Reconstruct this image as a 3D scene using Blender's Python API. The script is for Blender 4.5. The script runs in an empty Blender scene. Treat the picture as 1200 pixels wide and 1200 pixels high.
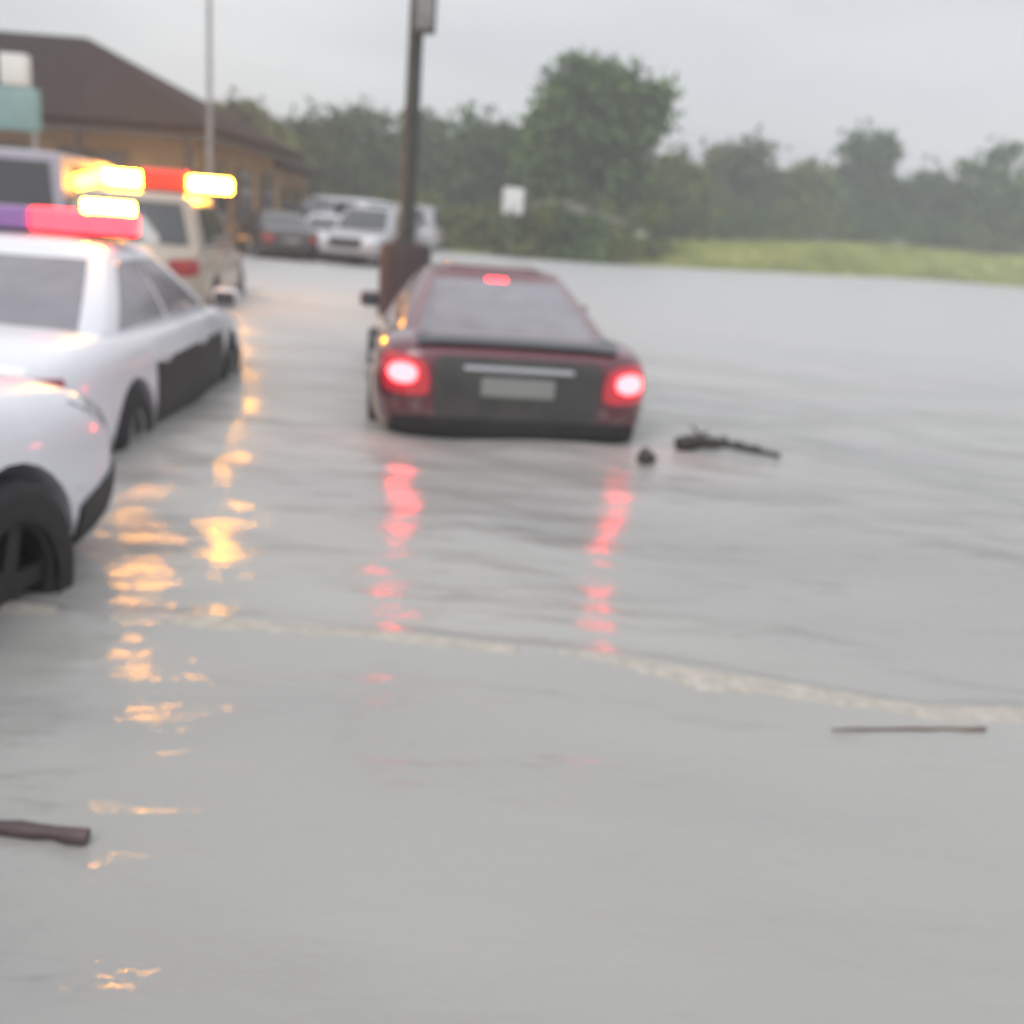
import bpy, bmesh, math, random
import numpy as np
from mathutils import Vector, Matrix
from mathutils.bvhtree import BVHTree
R = math.radians
rng = random.Random(7)
sc = bpy.context.scene
col = sc.collection

# ------------------------------------------------------------------ camera
CAM_H, PITCH, ROLL = 1.35, 15.5, 4.5
cam = bpy.data.objects.new('camera', bpy.data.cameras.new('camera'))
col.objects.link(cam)
cam.data.sensor_width = 36; cam.data.lens = 36
cam.data.clip_start = 0.05; cam.data.clip_end = 2000
CAM_M = Matrix.Rotation(R(90 - PITCH), 3, 'X') @ Matrix.Rotation(R(ROLL), 3, 'Z')
cam.matrix_world = Matrix.Translation((0, 0, CAM_H)) @ CAM_M.to_4x4()
cam.data.dof.use_dof = True                 # the photograph is soft: focus missed, close to the lens
cam.data.dof.focus_distance = 1.0
cam.data.dof.aperture_fstop = 3.3
sc.camera = cam

def ray(px, py):
    return CAM_M @ Vector(((px - 600) / 1200, (600 - py) / 1200, -1))
def at(px, py, Y):                          # the place seen at photo pixel (px, py), Y metres ahead
    v = ray(px, py); return Vector((0, 0, CAM_H)) + v * (Y / v.y)
def onz(px, py, z=0.0):                     # the place on level z seen at a photo pixel
    v = ray(px, py); return Vector((0, 0, CAM_H)) + v * ((z - CAM_H) / v.z)

# ------------------------------------------------------------------ sky, sun, exposure
SUN_EL, SUN_ROT = R(48), R(200)
w = bpy.data.worlds.new('World'); sc.world = w; w.use_nodes = True
nt = w.node_tree; nt.nodes.clear(); N = nt.nodes.new; LK = nt.links.new
out = N('ShaderNodeOutputWorld'); bg = N('ShaderNodeBackground')
sky = N('ShaderNodeTexSky'); sky.sky_type = 'NISHITA'; sky.sun_disc = False
sky.sun_elevation = SUN_EL; sky.sun_rotation = SUN_ROT; sky.dust_density = 4
hs = N('ShaderNodeHueSaturation'); hs.inputs['Saturation'].default_value = 0.35
tc = N('ShaderNodeTexCoord'); mp = N('ShaderNodeMapping'); mp.inputs['Scale'].default_value = (1.2, 1.2, 4.0)
cl = N('ShaderNodeTexNoise'); cl.inputs['Scale'].default_value = 1.6; cl.inputs['Detail'].default_value = 5; cl.inputs['Roughness'].default_value = 0.5
rp = N('ShaderNodeValToRGB')
rp.color_ramp.elements[0].position = 0.3; rp.color_ramp.elements[0].color = (5.1, 5.35, 5.8, 1)
rp.color_ramp.elements[1].position = 0.72; rp.color_ramp.elements[1].color = (7.4, 7.5, 7.7, 1)
mx = N('ShaderNodeMix'); mx.data_type = 'RGBA'; mx.inputs[0].default_value = 0.9
LK(tc.outputs['Generated'], mp.inputs['Vector']); LK(mp.outputs[0], cl.inputs['Vector']); LK(cl.outputs['Fac'], rp.inputs[0])
LK(sky.outputs[0], hs.inputs['Color']); LK(hs.outputs[0], mx.inputs[6]); LK(rp.outputs[0], mx.inputs[7])
sx_ = N('ShaderNodeSeparateXYZ'); LK(tc.outputs['Generated'], sx_.inputs[0])
zen = N('ShaderNodeMapRange'); zen.inputs['From Min'].default_value = 0; zen.inputs['From Max'].default_value = 1
zen.inputs['To Min'].default_value = .90; zen.inputs['To Max'].default_value = 1.9; LK(sx_.outputs['Z'], zen.inputs['Value'])
ml = N('ShaderNodeVectorMath'); ml.operation = 'SCALE'; LK(mx.outputs[2], ml.inputs[0]); LK(zen.outputs[0], ml.inputs['Scale'])
LK(ml.outputs[0], bg.inputs['Color']); bg.inputs['Strength'].default_value = 0.109
LK(bg.outputs[0], out.inputs['Surface'])
sun = bpy.data.objects.new('sun', bpy.data.lights.new('sun', 'SUN')); col.objects.link(sun)
sun.data.energy = 1.0; sun.data.angle = R(25); sun.data.color = (1, 0.97, 0.93)
sd = Vector((math.sin(SUN_ROT) * math.cos(SUN_EL), math.cos(SUN_ROT) * math.cos(SUN_EL), math.sin(SUN_EL)))
sun.rotation_euler = sd.to_track_quat('Z', 'Y').to_euler()
vs = sc.view_settings; vs.view_transform = 'Standard'; vs.look = 'None'; vs.exposure = 0; vs.gamma = 1; vs.use_curve_mapping = False
cy = sc.cycles; cy.use_denoising = True; cy.max_bounces = 6; cy.volume_bounces = 1
cy.sample_clamp_indirect = 4; cy.caustics_reflective = False; cy.caustics_refractive = False

# ------------------------------------------------------------------ materials
def mat(name, c, rough=0.6, metal=0.0, coat=0.0, emit=None, es=1.0, spec=0.5, var=0.0, vscale=6.0, bump=0.0, var2=None):
    m = bpy.data.materials.new(name); m.use_nodes = True
    t = m.node_tree; b = t.nodes['Principled BSDF']
    b.inputs['Base Color'].default_value = (*c, 1); b.inputs['Roughness'].default_value = rough
    b.inputs['Metallic'].default_value = metal; b.inputs['Coat Weight'].default_value = coat
    b.inputs['Coat Roughness'].default_value = 0.06
    b.inputs['Specular IOR Level'].default_value = spec
    if emit:
        b.inputs['Emission Color'].default_value = (*emit, 1); b.inputs['Emission Strength'].default_value = es
    if var or bump or var2:
        tcn = t.nodes.new('ShaderNodeTexCoord'); n = t.nodes.new('ShaderNodeTexNoise')
        n.inputs['Scale'].default_value = vscale; n.inputs['Detail'].default_value = 5
        t.links.new(tcn.outputs['Object'], n.inputs['Vector'])
        r = t.nodes.new('ShaderNodeValToRGB')
        lo = tuple(x * (1 - var) for x in c); hi = var2 or tuple(min(1, x * (1 + var)) for x in c)
        r.color_ramp.elements[0].position = 0.32; r.color_ramp.elements[0].color = (*lo, 1)
        r.color_ramp.elements[1].position = 0.7; r.color_ramp.elements[1].color = (*hi, 1)
        t.links.new(n.outputs['Fac'], r.inputs[0]); t.links.new(r.outputs[0], b.inputs['Base Color'])
        if bump:
            bp = t.nodes.new('ShaderNodeBump'); bp.inputs['Strength'].default_value = bump; bp.inputs['Distance'].default_value = 0.03
            t.links.new(n.outputs['Fac'], bp.inputs['Height']); t.links.new(bp.outputs[0], b.inputs['Normal'])
    return m
M = dict(
    white=mat('white_paint', (.74, .75, .80), .32, coat=.6, var=.05, vscale=2),
    maroon=mat('maroon_paint', (.115, .021, .033), .3, metal=.15, coat=1, var=.12, vscale=2),
    silver=mat('silver_paint', (.42, .42, .44), .35, metal=.3, coat=.6, var=.05),
    grey=mat('grey_paint', (.20, .20, .23), .35, metal=.2, coat=.6, var=.06),
    lilac=mat('pale_grey_paint', (.36, .34, .40), .4, coat=.4, var=.06),
    beige=mat('beige_paint', (.40, .34, .28), .4, coat=.4, var=.06),
    black=mat('black_paint', (.025, .025, .03), .3, coat=.8),
    trim=mat('black_plastic', (.022, .021, .022), .55, var=.15),
    glass=mat('car_glass', (.035, .04, .045), .04, spec=.9),
    sky_glass=mat('sky_tinted_glass', (.20, .185, .21), .18, coat=.5, var=.12, vscale=5),  # pale base colour paints the sky's reflection into the windows
    chrome=mat('chrome', (.65, .65, .66), .15, metal=1),
    lamp_clear=mat('headlight_lens', (.62, .63, .66), .12, coat=1),
    rear_trim=mat('dark_grey_panel', (.06, .058, .055), .45, var=.2),
    tyre=mat('tyre_rubber', (.02, .02, .021), .8, var=.2, vscale=20),
    rim=mat('alloy', (.45, .45, .46), .3, metal=.9),
    plate=mat('wet_plate', (.26, .26, .25), .4),
    red_core=mat('tail_light_bulb', (.5, .03, .04), .3, emit=(1, .034, .038), es=24),
    red_lens=mat('tail_light_lens', (.28, .012, .02), .2, coat=1, emit=(1, .06, .09), es=.3),
    red_dim=mat('reflector_red', (.3, .015, .02), .2, coat=1),
    bar_red=mat('beacon_red', (.5, .02, .03), .25, emit=(1, .02, .03), es=9),
    bar_darkred=mat('beacon_dark_red', (.42, .03, .02), .25, emit=(1, .05, .03), es=.9),
    bar_violet=mat('beacon_violet', (.16, .08, .22), .25, emit=(.34, .2, .45), es=.4),
    bar_white=mat('beacon_white', (.8, .75, .65), .25, emit=(1, .42, .016), es=160),
    bar_amber=mat('beacon_amber', (.8, .45, .1), .25, emit=(1, .38, .013), es=190),
    violet_stripe=mat('violet_stripe', (.22, .09, .18), .4),
    green_stripe=mat('pale_green_stripe', (.62, .74, .68), .4),
    steel=mat('pole_steel', (.045, .048, .046), .6, metal=.0, var=.2, vscale=5),
    galv=mat('galvanised_steel', (.3, .3, .3), .5, metal=.4, var=.15),
    cabinet=mat('cabinet_grey', (.09, .09, .095), .5, var=.15),
    footing=mat('painted_concrete', (.05, .028, .03), .7, var=.3, vscale=5, bump=.3),
    roof=mat('brown_shingle', (.030, .019, .021), .95, spec=.15, var=.35, vscale=2.5, bump=.4),
    stucco=mat('tan_stucco', (.34, .205, .10), .85, var=.18, vscale=1.2, bump=.2),
    fascia=mat('dark_fascia', (.06, .045, .04), .6, var=.2),
    pane=mat('shop_glass', (.05, .055, .06), .08, spec=.8),
    frame=mat('window_frame', (.12, .09, .07), .5),
    teal=mat('teal_panel', (.20, .34, .34), .5, var=.12),
    signw=mat('sign_white', (.66, .70, .68), .45, var=.06),
    house=mat('beige_siding', (.36, .29, .22), .8, var=.12, vscale=1.5),
    house_roof=mat('grey_brown_shingle', (.15, .13, .11), .85, var=.25, vscale=2),
    housew=mat('white_trim', (.72, .72, .70), .6, var=.05),
    bark=mat('bark', (.07, .055, .045), .9, var=.35, vscale=4, bump=.5),
    debris=mat('wet_wood', (.035, .032, .026), .5, var=.35, vscale=14, bump=.5),
    debris2=mat('wet_board', (.085, .055, .055), .5, var=.3, vscale=10, bump=.4),
    straw=mat('wet_reed', (.16, .11, .08), .6, var=.3, vscale=10),
)
def leafmat(name, a, b):
    a = (a[0] * 1.15, a[1] * 1.4, a[2] * .8); b = (b[0] * 1.5, b[1] * 1.6, b[2] * .95)
    m = mat(name, a, .75, spec=.2, var=.0, var2=b, vscale=.55); return m
def muddy(m):
    t = m.node_tree; b = t.nodes['Principled BSDF']; src = b.inputs['Base Color'].links[0].from_socket
    tcn = t.nodes.new('ShaderNodeTexCoord'); n = t.nodes.new('ShaderNodeTexNoise'); n.inputs['Scale'].default_value = 9; n.inputs['Detail'].default_value = 8
    sp = t.nodes.new('ShaderNodeSeparateXYZ'); t.links.new(tcn.outputs['Object'], n.inputs['Vector']); t.links.new(tcn.outputs['Object'], sp.inputs[0])
    h = t.nodes.new('ShaderNodeMapRange'); h.inputs['From Min'].default_value = .85; h.inputs['From Max'].default_value = .35; h.inputs['To Min'].default_value = -.45; h.inputs['To Max'].default_value = .25
    t.links.new(sp.outputs['Z'], h.inputs['Value'])
    a = t.nodes.new('ShaderNodeMath'); a.operation = 'ADD'; t.links.new(h.outputs[0], a.inputs[0]); t.links.new(n.outputs['Fac'], a.inputs[1])
    r = t.nodes.new('ShaderNodeMapRange'); r.inputs['From Min'].default_value = .45; r.inputs['From Max'].default_value = .8; r.inputs['To Max'].default_value = .75; t.links.new(a.outputs[0], r.inputs['Value'])
    x = t.nodes.new('ShaderNodeMix'); x.data_type = 'RGBA'; x.inputs[7].default_value = (.25, .22, .185, 1)
    t.links.new(r.outputs[0], x.inputs[0]); t.links.new(src, x.inputs[6]); t.links.new(x.outputs[2], b.inputs['Base Color'])
for k in ('white', 'maroon', 'silver', 'beige', 'grey'): muddy(M[k])
LEAF = [leafmat('leaf_green', (.035, .060, .028), (.085, .125, .055)),
        leafmat('leaf_dark', (.030, .045, .032), (.062, .082, .052)),
        leafmat('leaf_olive', (.055, .066, .026), (.125, .13, .05)),
        leafmat('leaf_blue_green', (.032, .052, .040), (.066, .098, .07)),
        leafmat('leaf_brown_green', (.055, .052, .042), (.095, .092, .07))]

# ------------------------------------------------------------------ object helpers
def mesh_obj(name, verts, faces, material, parent=None, smooth=True, ang=None):
    me = bpy.data.meshes.new(name); me.from_pydata([tuple(v) for v in verts], [], faces); me.update()
    return link_mesh(name, me, material, parent, smooth, ang)
def link_mesh(name, me, material, parent=None, smooth=True, ang=None):
    me.materials.clear(); me.materials.append(material)
    if smooth:
        me.shade_smooth()
        if ang: me.set_sharp_from_angle(angle=R(ang))
    o = bpy.data.objects.new(name, me); col.objects.link(o)
    if parent: o.parent = parent
    return o
def bm_obj(name, bm, material, parent=None, smooth=True, ang=35):
    bmesh.ops.recalc_face_normals(bm, faces=bm.faces[:])
    me = bpy.data.meshes.new(name); bm.to_mesh(me); bm.free()
    return link_mesh(name, me, material, parent, smooth, ang)
def thing(name, label, cat, loc=(0, 0, 0), rz=0.0, group=None):
    o = bpy.data.objects.new(name, None); col.objects.link(o); o.empty_display_size = .2
    o.location = loc; o.rotation_euler = (0, 0, rz)
    return tag(o, label, cat, group)
def tag(o, label, cat, group=None):
    o['label'] = label; o['category'] = cat
    if group: o['group'] = group
    return o
def bm_box(bm, c, s, bev=0.0, rot=None):
    r = bmesh.ops.create_cube(bm, size=1.0)
    mt = Matrix.Translation(c) @ (rot.to_4x4() if rot else Matrix.Identity(4)) @ Matrix.Diagonal((*s, 1))
    bmesh.ops.transform(bm, matrix=mt, verts=r['verts'])
    if bev:
        es = list({e for v in r['verts'] for e in v.link_edges})
        bmesh.ops.bevel(bm, geom=es, offset=bev, segments=2, affect='EDGES', profile=.5)
def box(name, c, s, material, parent=None, bev=0.0, rot=None):
    bm = bmesh.new(); bm_box(bm, c, s, bev, rot); return bm_obj(name, bm, material, parent)
def tube_data(pts, rad, n=10):
    V, F = [], []
    pts = [Vector(p) for p in pts]
    for i, p in enumerate(pts):
        d = (pts[min(i + 1, len(pts) - 1)] - pts[max(i - 1, 0)]).normalized()
        u = d.cross(Vector((.31, .87, .13))).normalized(); v = d.cross(u)
        for k in range(n):
            a = 2 * math.pi * k / n; V.append(p + (u * math.cos(a) + v * math.sin(a)) * rad[i])
    for i in range(len(pts) - 1):
        for k in range(n):
            a, b = i * n + k, i * n + (k + 1) % n
            F.append((a, b, b + n, a + n))
    F.append(tuple(range(n))[::-1]); F.append(tuple(range((len(pts) - 1) * n, len(pts) * n)))
    return V, F
def tube(name, pts, rad, material, parent=None, n=10):
    V, F = tube_data(pts, rad, n); return mesh_obj(name, V, F, material, parent, ang=40)
def lathe(prof, n=24, axis='Z'):
    V, F = [], []
    for r, h in prof:
        for k in range(n):
            a = 2 * math.pi * k / n
            V.append((r * math.cos(a), r * math.sin(a), h) if axis == 'Z' else (h, r * math.cos(a), r * math.sin(a)))
    for i in range(len(prof) - 1):
        for k in range(n):
            a, b = i * n + k, i * n + (k + 1) % n; F.append((a, b, b + n, a + n))
    return V, F

# ------------------------------------------------------------------ vehicles
def loft(st, nseg=2):
    """st: (y, half width, bottom, top, crown). Returns a closed shell, smoothed."""
    V, F = [], []
    for (y, hw, b, t, cr) in st:
        h = t - b
        half = [(hw * .80, b), (hw * .965, b + h * .10), (hw * 1.0, b + h * .42), (hw * .985, b + h * .74),
                (hw * .93, t - h * .06), (hw * .80, t), (hw * .42, t + cr * .75)]
        ring = [(-x, z) for x, z in half] + [(0, t + cr)] + [(x, z) for x, z in half[::-1]] + [(0, b)]
        V += [(x, y, z) for x, z in ring]
    n = 16
    for i in range(len(st) - 1):
        for k in range(n):
            a, b = i * n + k, i * n + (k + 1) % n; F.append((a, b, b + n, a + n))
    F.append(tuple(range(n))[::-1]); F.append(tuple(range((len(st) - 1) * n, len(st) * n)))
    return V, F
TMP = []
def evaluated(o):
    dg = bpy.context.evaluated_depsgraph_get(); dg.update()
    return bpy.data.meshes.new_from_object(o.evaluated_get(dg), depsgraph=dg)
def shell(st, arches, wr, level=2):
    V, F = loft(st)
    bm = bmesh.new(); vs_ = [bm.verts.new(v) for v in V]
    for f in F: bm.faces.new([vs_[i] for i in f])
    bmesh.ops.recalc_face_normals(bm, faces=bm.faces[:])
    me = bpy.data.meshes.new('body'); bm.to_mesh(me); bm.free()
    o = bpy.data.objects.new('body', me); col.objects.link(o)
    s = o.modifiers.new('s', 'SUBSURF'); s.levels = level; s.render_levels = level
    plain = evaluated(o)
    cut = []
    bm = bmesh.new()
    for (x, y) in arches:
        r = bmesh.ops.create_cone(bm, cap_ends=True, segments=28, radius1=wr + .05, radius2=wr + .05, depth=.56)
        bmesh.ops.transform(bm, matrix=Matrix.Translation((x, y, wr)) @ Matrix.Rotation(R(90), 4, 'Y'), verts=r['verts'])
    cme = bpy.data.meshes.new('cut'); bm.to_mesh(cme); bm.free()
    co = bpy.data.objects.new('cut', cme); col.objects.link(co)
    bo = o.modifiers.new('b', 'BOOLEAN'); bo.operation = 'DIFFERENCE'; bo.object = co; bo.solver = 'EXACT'
    fin = evaluated(o)
    bpy.data.objects.remove(o); bpy.data.objects.remove(co)
    bv = BVHTree.FromPolygons([v.co.copy() for v in plain.vertices], [tuple(p.vertices) for p in plain.polygons])
    bpy.data.meshes.remove(plain)
    return fin, bv
AX = dict(front=((1, 0, 0), (0, 0, 1), (0, -1, 0)), rear=((1, 0, 0), (0, 0, 1), (0, 1, 0)),
          right=((0, 1, 0), (0, 0, 1), (-1, 0, 0)), left=((0, 1, 0), (0, 0, 1), (1, 0, 0)),
          top=((1, 0, 0), (0, 1, 0), (0, 0, -1)))
def patch(name, bv, side, q, material, parent, off=.008, rnd=.3, n=8, deep=.03):
    """a panel that follows the shell: q = four corners (u, v) counter-clockwise"""
    U, Vv, D = (Vector(a) for a in AX[side])
    top, bot = [], []; last = None; miss = []
    for j in range(n + 1):
        for i in range(n + 1):
            s, t = 2 * i / n - 1, 2 * j / n - 1
            s2 = s * math.sqrt(1 - rnd * t * t / 2); t2 = t * math.sqrt(1 - rnd * s * s / 2)
            a, b = (s2 + 1) / 2, (t2 + 1) / 2
            u = (q[0][0] * (1 - a) + q[1][0] * a) * (1 - b) + (q[3][0] * (1 - a) + q[2][0] * a) * b
            v = (q[0][1] * (1 - a) + q[1][1] * a) * (1 - b) + (q[3][1] * (1 - a) + q[2][1] * a) * b
            base = U * u + Vv * v
            hit = bv.ray_cast(base - D * 6, D)
            if hit[0] is None:
                hit = bv.find_nearest(base - D * 6 if last is None else base + D * last)
                p, nr = hit[0], hit[1]
            else: p, nr = hit[0], hit[1]
            last = p.dot(D)
            if nr.dot(D) > 0: nr = -nr
            top.append(p + nr * off); bot.append(p - nr * deep)
    k = (n + 1) ** 2; F = []
    for j in range(n):
        for i in range(n):
            a = j * (n + 1) + i; f = (a, a + 1, a + n + 2, a + n + 1)
            F.append(f); F.append(tuple(x + k for x in f[::-1]))
    rim = [i for i in range(n)] + [i * (n + 1) + n for i in range(n)] + [n * (n + 1) + n - i for i in range(n)] + [(n - i) * (n + 1) for i in range(n)]
    for i in range(len(rim)):
        a, b = rim[i], rim[(i + 1) % len(rim)]; F.append((a, a + k, b + k, b))
    bm = bmesh.new(); vv = [bm.verts.new(p) for p in top + bot]
    for f in F:
        try: bm.faces.new([vv[i] for i in f])
        except ValueError: pass
    return bm_obj(name, bm, material, parent, ang=50)
def cabin_fn(g):
    def S(face, a, h, off=0.0):
        e = h
        hw = g['wb'] + (g['wr'] - g['wb']) * (e ** 1.25)
        yr = g['yr0'] + (g['yr1'] - g['yr0']) * (e ** 1.1); yf = g['yf0'] + (g['yf1'] - g['yf0']) * (e ** 1.1)
        z = g['zb'] + (g['zr'] - g['zb']) * e
        if face == 'f': p = Vector((hw * a, yf - .10 * a ** 4 + off * .75, z + off * .65))
        elif face == 'b': p = Vector((hw * a, yr + .08 * a ** 4 - off * .75, z + off * .65))
        else:
            s = 1 if face == 'r' else -1
            y = (yr + .08) * (1 - (a + 1) / 2) + (yf - .10) * (a + 1) / 2
            p = Vector((s * (hw + .012 * (1 - a * a) + off), y, z))
        return p
    return S
def cabin(g, material, parent):
    S = cabin_fn(g); rings = []
    for e in [0, .2, .4, .6, .8, .92, 1.0]:
        r = [S('f', a, e) for a in (-.98, -.8, -.5, 0, .5, .8, .98)][::-1]
        r += [S('l', a, e) for a in (.9, .5, 0, -.5, -.9)]
        r += [S('b', a, e) for a in (-.98, -.8, -.5, 0, .5, .8, .98)]
        r += [S('r', a, e) for a in (-.9, -.5, 0, .5, .9)]
        rings.append(r)
    c = sum(rings[-1], Vector()) / len(rings[-1])
    for k, dz in ((.94, .022), (.8, .042), (.5, .058), (.15, .062)):
        rings.append([Vector((c.x + (p.x - c.x) * k, c.y + (p.y - c.y) * k, p.z + dz)) for p in rings[6]])
    n = len(rings[0]); V = [p for r in rings for p in r]; F = []
    for i in range(len(rings) - 1):
        for k in range(n):
            a, b = i * n + k, i * n + (k + 1) % n; F.append((a, b, b + n, a + n))
    F.append(tuple(range((len(rings) - 1) * n, len(rings) * n)))
    bm = bmesh.new(); vv = [bm.verts.new(p) for p in V]
    for f in F: bm.faces.new([vv[i] for i in f])
    return bm_obj('roof', bm, material, parent, ang=50), S
def pane(name, S, face, a0, a1, h0, h1, material, parent, skew0=0., skew1=0., n=8):
    V, F = [], []
    for off in (.007, -.015):
        for j in range(n + 1):
            h = h0 + (h1 - h0) * j / n
            for i in range(n + 1):
                A0 = a0 + skew0 * j / n; A1 = a1 + skew1 * j / n
                V.append(S(face, A0 + (A1 - A0) * i / n, h, off))
    k = (n + 1) ** 2
    for j in range(n):
        for i in range(n):
            a = j * (n + 1) + i; f = (a, a + 1, a + n + 2, a + n + 1); F.append(f); F.append(tuple(x + k for x in f[::-1]))
    rim = [i for i in range(n)] + [i * (n + 1) + n for i in range(n)] + [n * (n + 1) + n - i for i in range(n)] + [(n - i) * (n + 1) for i in range(n)]
    for i in range(len(rim)):
        a, b = rim[i], rim[(i + 1) % len(rim)]; F.append((a, a + k, b + k, b))
    bm = bmesh.new(); vv = [bm.verts.new(p) for p in V]
    for f in F: bm.faces.new([vv[i] for i in f])
    return bm_obj(name, bm, material, parent, ang=50)
WHEEL_CACHE = {}
def wheel(parent, x, y, r, rims=None):
    key = (round(r, 3), rims.name if rims else '')
    if key not in WHEEL_CACHE:
        wd = .105
        V, F = lathe([(r * .62, -wd), (r * .86, -wd * 1.05), (r * .97, -wd * .85), (r, -wd * .4), (r, wd * .4), (r * .97, wd * .85), (r * .86, wd * 1.05), (r * .62, wd)], 28, 'X')
        bm = bmesh.new(); vv = [bm.verts.new(p) for p in V]
        for f in F: bm.faces.new([vv[i] for i in f])
        bmesh.ops.recalc_face_normals(bm, faces=bm.faces[:]); mt = bpy.data.meshes.new('wheel'); bm.to_mesh(mt); bm.free()
        bm = bmesh.new()
        V, F = lathe([(r * .64, -.09), (r * .64, .09), (r * .58, .07), (r * .56, -.02), (.02, -.02)], 28, 'X')
        vv = [bm.verts.new(p) for p in V]
        for f in F: bm.faces.new([vv[i] for i in f])
        for k in range(5):
            a = 2 * math.pi * k / 5
            bm_box(bm, (.045, math.cos(a) * r * .3, math.sin(a) * r * .3), (.03, .07, r * .56), rot=Matrix.Rotation(a - math.pi / 2, 3, 'X'))
        bmesh.ops.recalc_face_normals(bm, faces=bm.faces[:]); mr = bpy.data.meshes.new('rim'); bm.to_mesh(mr); bm.free()
        WHEEL_CACHE[key] = (mt, mr)
    mt, mr = WHEEL_CACHE[key]
    o = bpy.data.objects.new('wheel', mt); col.objects.link(o); o.parent = parent; o.location = (x, y, r)
    if not mt.materials: mt.materials.append(M['tyre']); mt.shade_smooth(); mt.set_sharp_from_angle(angle=R(50))
    q = bpy.data.objects.new('rim', mr); col.objects.link(q); q.parent = o
    if not mr.materials: mr.materials.append(rims or M['rim']); mr.shade_smooth(); mr.set_sharp_from_angle(angle=R(40))
    if x < 0: q.rotation_euler = (0, 0, math.pi)
    return o
SHAPES = dict(
    sedan=dict(L=4.6, st=[(-2.30, .60, .42, .74, .0), (-2.27, .78, .32, .90, .01), (-2.05, .87, .24, .97, .02), (-1.6, .91, .2, .98, .02), (-.6, .915, .19, .95, .02),
                          (.4, .915, .19, .94, .02), (.95, .91, .2, .94, .03), (1.5, .905, .21, .88, .045), (2.0, .87, .24, .79, .05), (2.22, .79, .3, .70, .04), (2.31, .60, .36, .60, .02)],
               g=dict(wb=.80, wr=.56, zb=.91, zr=1.36, yr0=-1.75, yr1=-.85, yf0=1.05, yf1=.22), ax=(-1.38, 1.38), r=.33),
    coupe=dict(L=4.4, st=[(-2.2, .62, .40, .78, .0), (-2.17, .84, .33, .92, .01), (-1.95, .94, .26, .975, .01), (-1.4, .955, .2, .965, .01), (-.5, .89, .19, .90, .02),
                          (.4, .885, .19, .88, .02), (.95, .895, .2, .87, .03), (1.5, .905, .2, .82, .045), (1.95, .86, .22, .72, .05), (2.15, .76, .28, .62, .04), (2.23, .55, .34, .52, .02)],
               g=dict(wb=.77, wr=.53, zb=.87, zr=1.31, yr0=-1.72, yr1=-.62, yf0=1.0, yf1=.12), ax=(-1.33, 1.35), r=.33),
    suv=dict(L=4.7, st=[(-2.35, .66, .50, .92, .0), (-2.32, .84, .42, 1.06, .01), (-2.15, .92, .32, 1.10, .01), (-1.5, .95, .28, 1.10, .01), (-.4, .95, .28, 1.08, .01),
                        (.6, .95, .28, 1.06, .02), (1.05, .945, .28, 1.05, .03), (1.6, .935, .29, 1.02, .05), (2.1, .90, .32, .95, .05), (2.28, .83, .38, .86, .04), (2.36, .66, .44, .74, .02)],
             g=dict(wb=.86, wr=.66, zb=1.04, zr=1.68, yr0=-2.22, yr1=-1.85, yf0=1.15, yf1=.42), ax=(-1.4, 1.42), r=.37),
    van=dict(L=4.9, st=[(-2.45, .74, .5, 1.02, .0), (-2.43, .88, .4, 1.14, .0), (-2.3, .96, .32, 1.17, .0), (-1.5, .97, .28, 1.17, .0), (-.4, .97, .28, 1.15, .0),
                        (.8, .97, .28, 1.13, .01), (1.45, .96, .28, 1.10, .03), (1.9, .94, .3, 1.02, .05), (2.25, .9, .34, .92, .05), (2.4, .8, .4, .82, .03), (2.46, .62, .46, .72, .02)],
             g=dict(wb=.91, wr=.80, zb=1.10, zr=2.02, yr0=-2.36, yr1=-2.2, yf0=1.75, yf1=.75), ax=(-1.5, 1.5), r=.34),
)
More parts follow.
